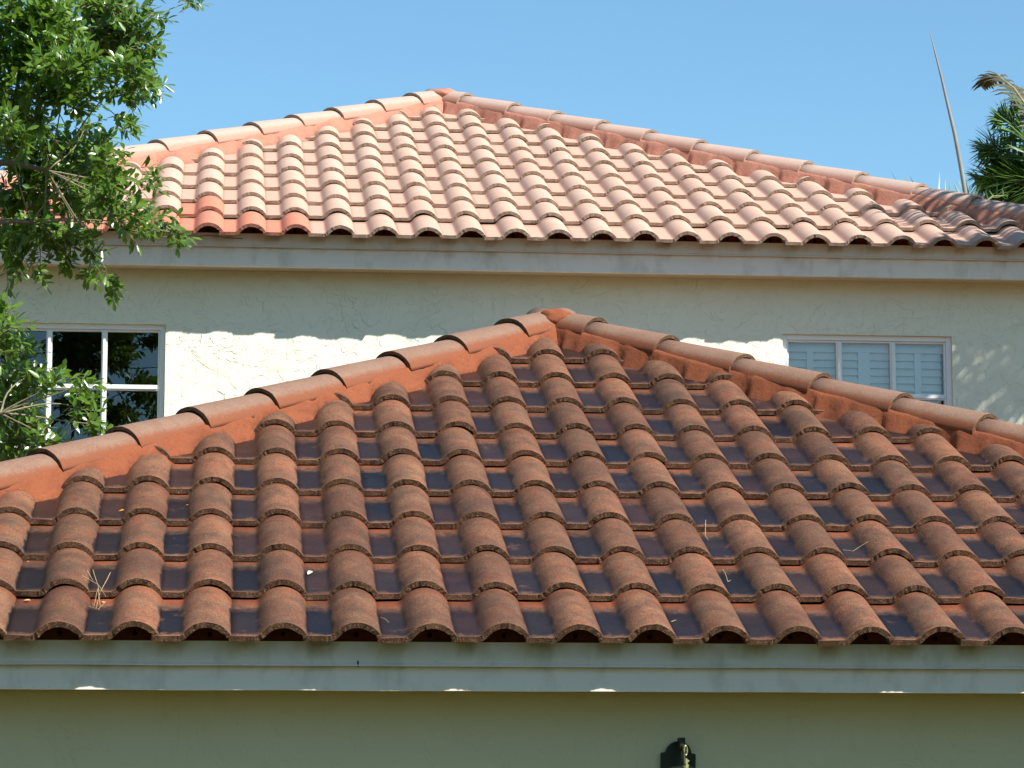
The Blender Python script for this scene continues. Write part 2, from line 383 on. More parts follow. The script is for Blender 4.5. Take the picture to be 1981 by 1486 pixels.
RF = Roof(-.5546, 10.0699, .6552, .0279, .3980, .4170, (1.51195, 13.82635, 2.38770), 1.02094, 1.05850, 3)
RU = Roof(-.1290, 16.7307, 3.3466, .0494, .3932, .42016, (1.45308, 20.43643, 5.07373), 1.01214, 1.02888, 5)
SALM = {(c, 0) for c in (-5, -4, -3, -2, -1, 0, 1, 2)} | {(0, 1), (-4, 1), (-3, 1)}
me = build_tiles(RF, range(-9, 26), range(0, 11), 'roof', [TILE_A, EDGE_A]); roofF = new_child('roof', me, house, house)
roofF['label'] = 'weathered brown roof over the front wing with dark glossy pans'
me = build_tiles(RU, range(-10, 23), range(0, 11), 'roof', [TILE_B, EDGE_B], SALM); roofU = new_child('roof', me, house, house)
roofU['label'] = 'pale pink roof of the upper storey with a few new salmon tiles at its lower left'

capsF_L = [.237, .530, .801, 1.087, 1.373, 1.648, 1.913, 2.198]
capsF_R = [.197, .476, .757, 1.040, 1.317, 1.597]
capsU_L = [.237, .507, .799, 1.061, 1.334, 1.621, 1.919]
capsU_R = [.189, .488, .745, 1.016, 1.287, 1.569, 1.859, 2.142, 2.424, 2.716]
def extend(L, tmax, e=.275):
    L = list(L)
    while L[-1]+e < tmax: L.append(L[-1]+e)
    return L
def cap_mesh(rf, sgn, t1, t0, rr, name, first):
    """barrel cap from its lower end at t1 up to t0 (plus overlap) along the hip"""
    g = rf.gL if sgn < 0 else rf.gR
    dn = Vector((sgn*g, -1, -math.tan(rf.al))); L = dn.length; a = dn.normalized()
    b = Vector((-a.y, a.x, 0)).normalized(); n = a.cross(b)
    if n.z < 0: b = -b; n = a.cross(b)
    P1 = Vector((rf.xp, rf.yp, rf.zp)) + dn*t1
    ln = (t1-t0)*L + (.05 if not first else .02)
    b = (b + a*rr.gauss(0, .010)).normalized(); drop0 = .022*ln/((t1-t0)*L)
    NS = 22; rings = [0, .004, .015, .08, .2, ln*.7, ln]
    vs, fs, mi, fl = [], [], [], []
    jy = rr.gauss(0, .003)
    for q in rings:
        f = q/ln; hw = .118*(1-f)+.106*f; hh = .100*(1-f)+.088*f
        for side in (0, 1):
            th = 0 if not side else .016
            for k in range(NS+1):
                an = math.pi*(k/NS); cx, cz = math.cos(an)*(hw-th), math.sin(an)*(hh-th)
                ec = .0015*noise.noise(Vector((k*1.7, t1*31, side*4.))) if q < .005 else 0
                base = P1 - a*(q+ec*2) - n*(hh + drop0*f)
                # lower end crest exactly on the hip line
                base = P1 - a*(q+ec*2) - n*(.100*(1-f)+.088*f) - n*(drop0*f)
                vs.append(base + b*(cx+jy) + n*(cz+ec)); fl.append(1-abs(math.sin(an)))
    n1 = NS+1
    def V(r, s_, k): return (r*2+s_)*n1+k
    for r in range(len(rings)-1):
        for k in range(NS):
            fs.append((V(r, 0, k), V(r+1, 0, k), V(r+1, 0, k+1), V(r, 0, k+1))); mi.append(0)
            fs.append((V(r, 1, k+1), V(r+1, 1, k+1), V(r+1, 1, k), V(r, 1, k))); mi.append(1)
        for k in (0, NS):
            fs.append((V(r, 1, k), V(r+1, 1, k), V(r+1, 0, k), V(r, 0, k))); mi.append(0)
    for k in range(NS):
        fs.append((V(0, 0, k), V(0, 0, k+1), V(0, 1, k+1), V(0, 1, k))); mi.append(1)
        r = len(rings)-1; fs.append((V(r, 0, k+1), V(r, 0, k), V(r, 1, k), V(r, 1, k+1))); mi.append(1)
    me = bpy.data.meshes.new(name); me.from_pydata([tuple(v) for v in vs], [], fs)
    me.polygons.foreach_set('material_index', mi)
    me.polygons.foreach_set('use_smooth', [m == 0 for m in mi])
    A = me.attributes.new('flank', 'FLOAT', 'POINT'); A.data.foreach_set('value', fl)
    A = me.attributes.new('rnd', 'FLOAT', 'POINT'); A.data.foreach_set('value', [rr.random()]*len(vs))
    A = me.attributes.new('salmon', 'FLOAT', 'POINT'); A.data.foreach_set('value', [0.]*len(vs))
    bm = bmesh.new(); bm.from_mesh(me); bmesh.ops.recalc_face_normals(bm, faces=bm.faces[:]); bm.to_mesh(me); bm.free()
    return me
def build_caps(rf, sgn, ts, parent, mats, label):
    rr = random.Random(11 if sgn < 0 else 12); prev = .0
    for k, t in enumerate(ts):
        m = cap_mesh(rf, sgn, t, prev if k else -.03, rr, 'hip_cap', k == 0)
        for q in mats: m.materials.append(q)
        o = new_child('hip_cap', m, parent, house); prev = t
def build_mortar(rf, parent, mat, seed, dmax):
    """fillet of mortar under the caps, lapping onto the field tiles; both faces of both hips and the peak"""
    vs, fs, ed = [], [], []
    tmax = rf.yp - rf.y0 - .02
    for sgn in (-1, 1):
        g = rf.gL if sgn < 0 else rf.gR
        h2 = Vector((sgn*g, -1, 0)); h2n = h2.normalized(); inward = Vector((-h2n.y, h2n.x, 0))
        if inward.y > 0: inward = -inward         # towards the front slope
        NT = 420; NV = 16; v0 = len(vs)
        for i in range(NT+1):
            t = -.02 + (tmax+.02)*i/NT
            H = Vector((rf.xp, rf.yp, rf.zp)) + Vector((sgn*g, -1, -math.tan(rf.al)))*t
            # lower limit
            D = dmax + .022*noise.noise(Vector((t*5+seed, sgn*3, 0))) + .012*noise.noise(Vector((t*21+seed, sgn*7, 1)))
            e = H + inward*D
            x = e.x-rf.x0; u = (x+.125) % TW-.125
            D -= .030*min(1, prof(u)/.03)
            D = max(D, .126); e = H + inward*D; ze = rf.surf(e.x, e.y)-.006
            for k in range(NV+1):
                v = k/NV; d = .02 + v*(D-.02); p = H + inward*d
                zc = H.z - .068 - d*.18
                w = min(1, max(0, (d-.108)/(D-.108))); w = w*w*(3-2*w)*.35+w*.65
                z = zc*(1-w) + ze*w
                z = max(z, rf.surf(p.x, p.y)-.012-.03*max(0, .7-v)) if v < .96 else ze
                z += .006*noise.noise(Vector((p.x*9, p.y*9, seed)))*min(1, (1-v)*5)
                vs.append((p.x, p.y, z)); ed.append(max(0, (v-.88)/.12))
        for i in range(NT):
            for k in range(NV):
                a = v0+i*(NV+1)+k; fs.append((a, a+1, a+NV+2, a+NV+1))
        # outer face
        v0 = len(vs)
        for i in range(61):
            t = tmax*i/60; H = Vector((rf.xp, rf.yp, rf.zp)) + Vector((sgn*g, -1, -math.tan(rf.al)))*t
            p = H-inward*.0; q = H-inward*.2
            vs.append((p.x, p.y, H.z-.05)); vs.append((q.x, q.y, H.z-.22)); ed += [0, 0]
        for i in range(60):
            a = v0+i*2; fs.append((a, a+1, a+3, a+2))
    me = bpy.data.meshes.new('hip_mortar'); me.from_pydata(vs, [], fs); me.materials.append(mat)
    A = me.attributes.new('edge', 'FLOAT', 'POINT'); A.data.foreach_set('value', ed)
    bm = bmesh.new(); bm.from_mesh(me)
    # lump of mortar closing the peak
    r = bmesh.ops.create_uvsphere(bm, u_segments=28, v_segments=16, radius=1)
    for v in r['verts']:
        k = 1+.25*noise.noise(v.co*2.3+Vector((seed, 0, 0)))
        v.co = Vector((v.co.x*.12*k, v.co.y*.12*k, v.co.z*.060*k)) + Vector((rf.xp+.01, rf.yp-.045, rf.zp-.088))
    bm.to_mesh(me); bm.free()
    me.polygons.foreach_set('use_smooth', [True]*len(me.polygons))
    new_child('hip_mortar', me, parent, house)
for rf, L, Rr, par, mats, mort in ((RF, capsF_L, capsF_R, roofF, [CAP_A, EDGE_A], MORT_A), (RU, capsU_L, capsU_R, roofU, [CAP_B, EDGE_B], MORT_B)):
    tm = rf.yp-rf.y0
    build_caps(rf, -1, extend(L, tm), par, mats, ''); build_caps(rf, 1, extend(Rr, tm), par, mats, '')
    build_mortar(rf, par, mort, 3.3 if rf is RF else 8.8, .160)
    # ridge cap running back from the peak
    bm = bmesh.new(); yb = 17.1 if rf is RF else rf.yp+4
    n0 = []
    for yy in (rf.yp-.03, yb):
        n0.append([bm.verts.new((rf.xp+math.cos(math.pi*k/14)*.08, yy, rf.zp-.115+math.sin(math.pi*k/14)*.07)) for k in range(15)])
    for k in range(14): bm.faces.new((n0[0][k], n0[0][k+1], n0[1][k+1], n0[1][k]))
    bm.faces.new(n0[0])
    o = link('ridge_cap', bm, mats[0], par, True)
    # underlay: solid hipped body beneath the tiles (front plane and both sides)
    bm = bmesh.new(); off = .045
    xl, xr = rf.hipx(-1, rf.y0), rf.hipx(1, rf.y0); y0 = rf.o.y+.13; z0 = rf.o.z-off+.13*math.tan(rf.al)
    zt = z0+(rf.yp-y0)*math.tan(rf.al)
    pts = [(xl, y0, z0), (xr, y0, z0), (rf.xp, rf.yp, zt), (xl, yb, z0), (xr, yb, z0), (rf.xp, yb, zt)]
    v = [bm.verts.new(p) for p in pts]
    for f in ((0, 1, 2), (0, 2, 5, 3), (1, 4, 5, 2), (3, 5, 4), (0, 3, 4, 1)): bm.faces.new([v[i] for i in f])
    link('roof_deck', bm, DECK, par)
    # side slopes: run of barrel courses as one coarse sheet
    bm = bmesh.new()
    for sgn in (-1, 1):
        g = rf.gL if sgn < 0 else rf.gR
        prev = None
        N = int((yb-rf.y0)/TW*8)
        for i in range(N+1):
            y = rf.y0+(yb-rf.y0)*i/N
            hgt = .045*max(0, math.cos(2*math.pi*i/8))
            tcut = max(0, rf.yp-y) if y < rf.yp else 0     # plan distance from peak to hip at this y
            xa = rf.xp+sgn*g*(rf.yp-rf.y0); xb = rf.xp+sgn*g*tcut
            sl = math.tan(rf.al)/g
            za = rf.o.z+hgt-.02; zb = za+abs(xa-xb)*sl
            cur = (bm.verts.new((xa, y, za)), bm.verts.new((xb, y, zb-.0)))
            if prev: bm.faces.new((prev[0], cur[0], cur[1], prev[1]))
            prev = cur
    link('side_slope', bm, mats[0] if False else (TILE_A if rf is RF else TILE_B), par, True)

# eave closures with weep holes
def eave_closure(rf, par, y, top, hole):
    bm = bmesh.new(); xl, xr = rf.hipx(-1, rf.y0)+.05, rf.hipx(1, rf.y0)-.05
    zb = at(990, top, y).z-.03
    N = int((xr-xl)/.008); prev = None
    for i in range(N+1):
        x = xl+(xr-xl)*i/N; u = ((x-rf.x0+.125) % TW)-.125
        if u > .083: u -= TW
        t = (y-rf.o.y)/rf.ca; zt = rf.o.z+t*rf.sa+max(0, prof(u)-.004)
        cur = [bm.verts.new(p) for p in ((x, y, zb), (x, y, zt), (x, y+.03, zt), (x, y+.03, zb))]
        if prev:
            for k in range(4): bm.faces.new((prev[k], cur[k], cur[(k+1) % 4], prev[(k+1) % 4]))
        prev = cur
    i0 = int((xl-rf.x0)/TW)
    for i in range(i0, int((xr-rf.x0)/TW)+1):
        x = rf.x0+i*TW+rf.rr.gauss(0, .004); z = at(990, hole, y).z+rf.rr.gauss(0, .001)
        n = 12
        vv = [bm.verts.new((x+math.cos(2*math.pi*k/n)*.0085, y-.003, z+math.sin(2*math.pi*k/n)*.0085)) for k in range(n)]
        f = bm.faces.new(vv); f.material_index = 1
    link('eave_closure', bm, [STOP, HOLE], par)
eave_closure(RF, roofF, 10.0699+.1185, 1243, 1230); eave_closure(RU, roofU, 16.7307+.1185, 461, 455.5)

# ------------------------------------------------------------------ fascias
def fascia(y, xl, xr, zb, zt, split, label, rf):
    def grid_box(bm, x0, x1, ya, yb_, z0, z1, stain, lip=0):
        n = 260; lay = bm.verts.layers.float.get('stain') or bm.verts.layers.float.new('stain'); rows = []
        for i in range(n+1):
            x = x0+(x1-x0)*i/n; c = []
            for (yy, zz, k) in ((yb_, z0, 0), (ya-lip, z0, 0), (ya-lip*.9, z0+.003, 0), (ya, z0+(.012 if lip else .06), 0), (ya, z1-.012, 1), (ya, z1, 1), (yb_, z1, 0)):
                v = bm.verts.new((x, yy, zz+(.0015*noise.noise(Vector((x*3, z0*9, 0))) if zz < z1-.02 else 0)))
                u = ((x-rf.x0+.125) % TW)-.125; pn = 1 if abs(abs(u)-.13) < .045 or u > .09 else .15
                v[lay] = k*stain*(pn*(.5+.9*max(0, noise.noise(Vector((x*5, 2, 0)))))+.1)
                c.append(v)
            rows.append(c)
        for a, b in zip(rows, rows[1:]):
            for k in range(6): bm.faces.new((a[k], b[k], b[k+1], a[k+1]))
        bm.faces.new(rows[0]); bm.faces.new(rows[-1][::-1])
    bm = bmesh.new(); grid_box(bm, xl, xr, y, y+.03, zb, split+.01, .45)
    # chips where the paint has gone along the lower arris
    o = link('fascia_board', bm, FASCIA, house); o['label'] = label
    bm = bmesh.new(); grid_box(bm, xl-.004, xr+.004, y-.018, y-.003, split, zt, .9, .008)
    d = link('drip_edge', bm, FASCIA, o)
    return o
FYF = 10.0699+.120
FYU = 16.7307+.120
zpx = lambda py, Y, px=990: at(px, py, Y).z
fascia(FYF, RF.hipx(-1, RF.y0)+.03, RF.hipx(1, RF.y0)-.03, zpx(1337, FYF), zpx(1243, FYF-.018), zpx(1290, FYF-.018), 'wide grey fascia of the front wing, under the brown tiles', RF)
fascia(FYU, RU.hipx(-1, RU.y0)+.03, RU.hipx(1, RU.y0)-.03, zpx(524, FYU), zpx(461, FYU-.018), zpx(487, FYU-.018), 'grey fascia of the upper storey, under the pink tiles', RU)

def chips(rf, y, zb, parent, spots, nail=None):
    cm = simple('raw_white_chip', (.85, .84, .80), .8, .2, var=.05)
    for px, py, w, h, lean in spots:
        bm = bmesh.new(); p = at(px, py, y-.001); v = [bm.verts.new((p.x+a, y-.001-c, p.z+b)) for a, b, c in ((-w, 0, 0), (w, 0, 0), (w*.3+lean, h, 0), (0, h*.3, .0015))]
        bm.faces.new((v[0], v[3], v[2])); bm.faces.new((v[3], v[1], v[2])); bm.faces.new((v[0], v[1], v[3]))
        link('paint_chip', bm, cm, parent)
bF = [o for o in COL.objects if o.name.startswith('fascia_board')]
chips(RF, FYF, 0, bF[0], [(x, y, .004, .004, l) for x, y, l in ((47,1332,0),(75,1332,0),(102,1332,.002),(758,1334,0),(769,1334,0),(780,1334,0),(795,1333,.003),(902,1335,0),(1079,1334,.008),(1211,1336,0),(1246,1336,0),(1412,1337,0),(1440,1337,0),(1595,1337,0),(1860,1338,0),(1912,1336,.006))])
chips(RU, FYU, 0, bF[1], [(204,508,.003,.014,.006),(518,512,.012,.006,0),(1060,520,.003,.010,.008),(1640,530,.003,.016,.008),(1690,531,.008,.004,0),(1768,533,.006,.003,0),(1930,537,.006,.004,0),(630,514,.004,.005,0)])
bm = bmesh.new(); p = at(692.5, 1284, FYF-.02); tube(bm, [p+Vector((0, .004, .009)), p+Vector((0, -.004, 0)), p+Vector((.001, .002, -.010))], .0028, 6)
link('rusty_nail', bm, HOLE, bF[0])
bm = bmesh.new(); tube(bm, [at(x, y, FYU-.019) for x, y in ((365,461),(385,458),(400,455),(420,457),(436,460),(470,462))], .0016, 5)
link('paint_crack', bm, HOLE, bF[1])

# ------------------------------------------------------------------ walls
WYF, WYU = FYF+.19, FYU+.215
def wall(y, x0, x1, z0, z1, holes, rec, ydepth):
    bm = bmesh.new()
    xs = sorted({x0, x1, *[h[0] for h in holes], *[h[1] for h in holes]}); zs = sorted({z0, z1, *[h[2] for h in holes], *[h[3] for h in holes]})
    for a, b in zip(xs, xs[1:]):
        for c, d in zip(zs, zs[1:]):
            mx, mz = (a+b)/2, (c+d)/2
            if any(h[0] < mx < h[1] and h[2] < mz < h[3] for h in holes): continue
            bm.faces.new([bm.verts.new(p) for p in ((a, y, c), (b, y, c), (b, y, d), (a, y, d))])
    for (a, b, c, d) in holes:
        for q in (((a, y, c), (a, y, d), (a, y+rec, d), (a, y+rec, c)), ((b, y, d), (b, y, c), (b, y+rec, c), (b, y+rec, d)),
                  ((a, y, d), (b, y, d), (b, y+rec, d), (a, y+rec, d)), ((b, y, c), (a, y, c), (a, y+rec, c), (b, y+rec, c))):
            bm.faces.new([bm.verts.new(p) for p in q])
    for X in (x0, x1): bm.faces.new([bm.verts.new(p) for p in ((X, y, z0), (X, y, z1), (X, y+ydepth, z1), (X, y+ydepth, z0))])
    bmesh.ops.remove_doubles(bm, verts=bm.verts[:], dist=1e-5)
    return bm
def X_at(px, Y, py=700): return at(px, py, Y).x
wl = (X_at(-122, WYU), X_at(319.5, WYU), zpx(985, WYU, 300), zpx(625.5, WYU, 200))
wr = (X_at(1514.5, WYU), X_at(1842.5, WYU), zpx(1010, WYU, 1700), zpx(648.5, WYU, 1700))
REC = .075
bm = wall(WYU, RU.hipx(-1, RU.y0)+.2, RU.hipx(1, RU.y0)-.2, 0, RU.o.z-.06, [wl, wr], REC, 6)
o = link('wall', bm, STUCCO, house); o['label'] = 'upper storey stucco wall with the two windows'
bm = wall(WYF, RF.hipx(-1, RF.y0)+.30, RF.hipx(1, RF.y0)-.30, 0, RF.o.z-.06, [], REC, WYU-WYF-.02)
o = link('wall', bm, STUCCO_LOW_SHADED, house); o['label'] = 'lower stucco wall of the front wing, in shade'
for rf, fy, wy, zz in ((RF, FYF, WYF, zpx(1337, FYF)), (RU, FYU, WYU, zpx(524, FYU))):
    bm = bmesh.new(); box(bm, rf.hipx(-1, rf.y0)+.05, rf.hipx(1, rf.y0)-.05, fy+.031, wy+.3, zz+.012, zz+.03)
    link('soffit', bm, SOFF, house)

# ------------------------------------------------------------------ windows
def window(h, yr, vpx, hpy, label, shutters, edge):
    a, b, c, d = h; y = yr
    fr = .030
    root = bpy.data.objects.new('window', None)
    bm = bmesh.new()
    for q in ((a, a+fr, c, d), (b-fr, b, c, d), (a+fr, b-fr, d-fr, d), (a+fr, b-fr, c, c+fr)):
        box(bm, q[0], q[1], y-.028, y+.02, q[2], q[3])
    s = .012
    for q in ((a+fr, a+fr+s, c+fr, d-fr), (b-fr-s, b-fr, c+fr, d-fr), (a+fr+s, b-fr-s, d-fr-s, d-fr), (a+fr+s, b-fr-s, c+fr, c+fr+s)):
        box(bm, q[0], q[1], y-.014, y+.02, q[2], q[3])
    bmesh.ops.bevel(bm, geom=bm.edges[:], offset=.002, segments=1, affect='EDGES')
    w = link('window', bm, WHITE, house); w['label'] = label
    bm = bmesh.new(); mw = .0165
    for x in vpx: box(bm, x-mw, x+mw, y-.016, y+.004, c+fr+s, d-fr-s); box(bm, x-mw*.45, x+mw*.45, y-.026, y-.0165, c+fr+s, d-fr-s)
    xs = [a+fr+s]+[v for x in vpx for v in (x-mw, x+mw)]+[b-fr-s]
    for z in hpy:
        for i in range(0, len(xs), 2):
            box(bm, xs[i]+.0005, xs[i+1]-.0005, y-.0155, y+.004, z-mw, z+mw)
            box(bm, xs[i]+.0005, xs[i+1]-.0005, y-.0255, y-.0160, z-mw*.45, z+mw*.45)
    link('muntins', bm, WHITE, w)
    bm = bmesh.new(); bm.faces.new([bm.verts.new(p) for p in ((a+fr, y+.006, c+fr), (b-fr, y+.006, c+fr), (b-fr, y+.006, d-fr), (a+fr, y+.006, d-fr))])
    link('pane', bm, GLASS, w)
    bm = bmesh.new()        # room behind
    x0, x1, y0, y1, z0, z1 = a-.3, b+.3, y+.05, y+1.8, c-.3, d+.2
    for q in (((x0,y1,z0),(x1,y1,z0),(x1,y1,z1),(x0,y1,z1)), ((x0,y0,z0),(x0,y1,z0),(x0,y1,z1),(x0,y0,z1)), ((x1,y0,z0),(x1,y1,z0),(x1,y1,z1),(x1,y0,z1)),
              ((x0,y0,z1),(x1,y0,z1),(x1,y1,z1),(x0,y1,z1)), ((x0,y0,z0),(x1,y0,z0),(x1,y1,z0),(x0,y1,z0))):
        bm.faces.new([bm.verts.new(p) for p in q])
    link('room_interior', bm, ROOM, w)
    if shutters:
        bm = bmesh.new(); ys = y+.055
        stiles = [a+fr-.01, X_at(1567, ys)-.02, X_at(1567, ys)+.02, X_at(1671, ys)-.035, X_at(1671, ys)+.035, X_at(1775, ys)-.02, X_at(1775, ys)+.02, b-fr+.01]
        for k in (1, 3, 5): box(bm, stiles[k]-.0, stiles[k+1], ys-.004, ys+.006, c+.02, d-.085)
        box(bm, a+.005, b-.005, ys-.01, ys+.02, d-.088, d-.02)
        link('shutter_frame', bm, SHUT, w)
        bm = bmesh.new(); z = d-.108; pitch = .0455
        segs = [(a+fr+.02, stiles[3]), (stiles[4], b-fr-.012)]
        while z > c+.05:
            for (p, q) in segs:
                t_ = .40; dz, dy = math.cos(t_)*.0275, math.sin(t_)*.0275
                vv = [bm.verts.new(k) for k in ((p, ys+.012-dy, z-dz), (q, ys+.012-dy, z-dz), (q, ys+.012+dy, z+dz), (p, ys+.012+dy, z+dz))]
                v2 = [bm.verts.new(k.co+Vector((0, .006, -.001))) for k in vv]
                bm.faces.new(vv); bm.faces.new(v2[::-1])
                for i in range(4): bm.faces.new((vv[i], vv[(i+1) % 4], v2[(i+1) % 4], v2[i]))
            z -= pitch
        link('shutter_louvres', bm, SHUT, w)
    return w
YR = WYU+REC-.022
window(wl, YR, [X_at(-14, YR-.02), X_at(94.5, YR-.02), X_at(201.5, YR-.02)], [zpx(749, YR-.02, 200), zpx(868, YR-.02, 200)], 'dark window behind the oak branches at the left', False, 0)
window(wr, YR, [X_at(1623.5, YR-.02), X_at(1727.5, YR-.02)], [zpx(768.5, YR-.02, 1800), zpx(886, YR-.02, 1800)], 'window with white slatted shutters at the right', True, 0)

# ------------------------------------------------------------------ oak
class Mesh:
    def __init__(s): s.v, s.f, s.a = [], [], []
    def leaf(s, p, d, n, L, w, rnd, fold=.25):
        d = d.normalized(); b = d.cross(n)
        if b.length < 1e-4: b = d.cross(Vector((1, .3, .2)))
        b.normalize(); n = b.cross(d); i = len(s.v)
        curl = R.uniform(-.12, .18)
        for (t, x) in ((0, 0), (.36, -.75), (.36, 0), (.36, .75), (.72, -1), (.72, 0), (.72, 1), (1, 0)):
            s.v.append(tuple(p+d*(t*L)+b*(x*w)+n*(abs(x)*w*fold - curl*L*t*t)))
        s.f += [(i, i+2, i+1), (i, i+3, i+2), (i+1, i+2, i+5, i+4), (i+2, i+3, i+6, i+5), (i+4, i+5, i+7), (i+5, i+6, i+7)]
        s.a += [rnd]*8
    def blade(s, p, d, n, L, w, rnd, droop=.2):
        d = d.normalized(); b = d.cross(n)
        if b.length < 1e-4: b = d.cross(Vector((1, .3, .2)))
        b.normalize(); i = len(s.v)
        for t, x in ((0, .5), (.3, 1), (.7, .7), (1, .06)):
            c = p+d*(t*L)+Vector((0, 0, -droop*L*t*t))
            s.v += [tuple(c-b*w*x), tuple(c+Vector((0, 0, w*x*.5))), tuple(c+b*w*x)]
        for k in range(3):
            q = i+k*3; s.f += [(q, q+1, q+4, q+3), (q+1, q+2, q+5, q+4)]
        s.a += [rnd]*12
    def make(s, name, mat, parent):
        me = bpy.data.meshes.new(name); me.from_pydata(s.v, [], s.f); me.materials.append(mat)
        A = me.attributes.new('rnd', 'FLOAT', 'POINT'); A.data.foreach_set('value', s.a)
        me.polygons.foreach_set('use_smooth', [True]*len(me.polygons))
        o = bpy.data.objects.new(name, me); COL.objects.link(o); o.parent = parent; return o
def rvec():
    while True:
        v = Vector((R.uniform(-1, 1), R.uniform(-1, 1), R.uniform(-1, 1)))
        if .05 < v.length < 1: return v
def twig(Ms, bmw, p, d, L, leafL, n, tone):
    d = d.normalized(); pts = []; q = p.copy(); dd = d.copy(); k = 5
    for i in range(k+1):
        pts.append(q.copy()); q += dd*(L/k); dd = (dd+Vector((R.gauss(0, .12), R.gauss(0, .12), R.gauss(-.04, .12)))).normalized()
    if bmw is not None: tube(bmw, pts, [.0028*(1-.6*i/k) for i in range(k+1)], 4, False)
    for j in range(n):
        t = (j+R.random())/n*k; i = min(k-1, int(t)); b = pts[i].lerp(pts[i+1], t-i); ax = (pts[i+1]-pts[i]).normalized()
        side = ax.cross(rvec()).normalized()
        ld = (ax*R.uniform(.2, .9)+side+Vector((0, 0, .1))).normalized()
        nn = (Vector((.25, -.35, .8))+rvec()*.75).normalized()
        Ms.leaf(b, ld, nn, leafL*R.uniform(.6, 1.15), leafL*R.uniform(.15, .22), min(1, max(0, tone+R.gauss(0, .22))))
    Ms.leaf(pts[-1], dd, (Vector((0, -.3, .8))+rvec()*.5), leafL, leafL*.18, min(1, tone+.2))
OAKC = [(60,60,110,80,1),(170,50,90,60,1),(40,170,80,80,1),(130,150,85,65,1),(225,80,55,60,1),(250,20,60,30,.8),(312,12,42,14,.5),(365,4,15,6,.4),
 (272,95,34,45,.8),(245,150,50,40,.9),(285,165,26,32,.7),(262,198,26,16,.5),(20,265,50,40,.8),(60,290,80,60,1),(150,300,75,50,1),(205,320,40,34,.8),
 (170,235,32,16,.6),(238,236,14,9,.4),(95,385,120,62,.9),(215,375,55,36,.7),(285,350,30,20,.45),(315,430,38,16,.55),(255,430,50,28,.6),(60,455,80,45,.9),
 (150,480,50,32,.7),(182,520,24,16,.5),(213,552,15,10,.4),(12,515,26,22,.6),(55,525,40,20,.4),
 (12,640,26,42,.9),(36,690,34,34,.8),(20,740,44,36,.9),(60,722,34,26,.7),(108,742,34,14,.55),(158,742,16,9,.45),(155,788,24,26,.8),(188,820,9,14,.5),
 (36,832,56,36,1),(92,856,40,20,.9),(18,880,40,20,1),(28,790,44,32,.8),(345,452,10,6,.3)]
oak = empty('oak_tree', (-4.3, 13.6, 0))
tag(oak, 'leafy green oak tree reaching in from the left over the roof corner and window', 'tree')
def off(o, base):        # move world coordinates into the local space of a root
    for v in o.data.vertices: v.co -= base
    return o
crown, tw = Mesh(), bmesh.new()
limbs = [[(-4.3,13.6,0),(-4.25,13.6,1.2),(-4.1,13.7,2.2),(-3.8,13.8,3.2),(-3.5,13.9,4.4),(-3.3,14,5.8),(-3.2,14,7.4)]]
bmt = bmesh.new(); tube(bmt, limbs[0], [.22,.18,.16,.14,.11,.07,.03], 12)
def branch(bm, a, b, r0, r1, sag=.1):
    a, b = Vector(a), Vector(b); pts = []; L = (b-a).length
    for i in range(9):
        t = i/8; p = a.lerp(b, t); p.z += sag*L*math.sin(math.pi*t)
        p += Vector((noise.noise(p*1.3), noise.noise(p*1.3+Vector((9, 0, 0))), noise.noise(p*1.3+Vector((0, 9, 0)))))*.12*L*math.sin(math.pi*t)
        pts.append(p)
    tube(bm, pts, [r0+(r1-r0)*i/8 for i in range(9)], 6, False); return pts
hubs = [at(-60,120,14.2), at(60,110,14.2), at(-60,330,14.0), at(90,330,14.0), at(-80,480,13.8), at(60,430,13.8), at(-80,720,13.6), at(0,800,13.6)]
tr = [Vector(p) for p in limbs[0]]
for a, b, r in ((tr[4], hubs[0], .045), (hubs[0], hubs[1], .022), (tr[3], hubs[2], .04), (hubs[2], hubs[3], .02), (tr[3], hubs[4], .035), (hubs[4], hubs[5], .018), (tr[2], hubs[6], .03), (hubs[6], hubs[7], .015)):
    branch(bmt, a, b, r, r*.55)
for (px, py, rx, ry, dens) in OAKC:
    Y = 14.0+R.uniform(-.6, .8); c = at(px, py, Y); k = Y/FPX
    hub = min(hubs, key=lambda h: (h-c).length)
    pts = branch(tw, hub, c, .0045, .002, .03)
    area = math.pi*rx*ry; n = max(5, int(area*.060*dens/11))
    bd = (c-hub).normalized()
    for i in range(n):
        v = rvec(); p = c + RT*(v.x*rx*k) + UP*(v.y*ry*k) + Vector((0, 1, 0))*(v.z*.28+.0)
        out = (RT*v.x+UP*v.y*.7+bd*.8+Vector((0, -.25*R.random(), -.12))).normalized()
        L = R.uniform(.06, .13); p -= out*L*.6
        twig(crown, tw, p, out, L, .062, 11, .45+.25*v.y)
for i in range(120):         # rest of the crown, beyond the frame to the left and above
    a = R.uniform(0, 6.28); rr_ = R.uniform(.5, 2.6); c = Vector((-4.1+rr_*math.cos(a)*.95, 13.6+rr_*math.sin(a), R.uniform(2.6, 8.2)))
    fx = (c-Vector((0, 0, CAMZ))); d = fx.dot(FW); X = 990.5+FPX*fx.dot(RT)/d; Yp = 743-FPX*fx.dot(UP)/d
    if X > -150 and Yp > -150: continue
    if c.x > -1.5: continue
    for j in range(26):
        v = rvec(); twig(crown, None, c+v*.5, (v+Vector((0, 0, .2))).normalized(), .2, .085, 9, .45)
off(crown.make('crown', OAKLEAF, oak), oak.location)
o = link('trunk', bmt, BARK, None, True); o.parent = oak; off(o, oak.location)
o = link('twigs', tw, TWIGM, None); o.parent = oak; off(o, oak.location)

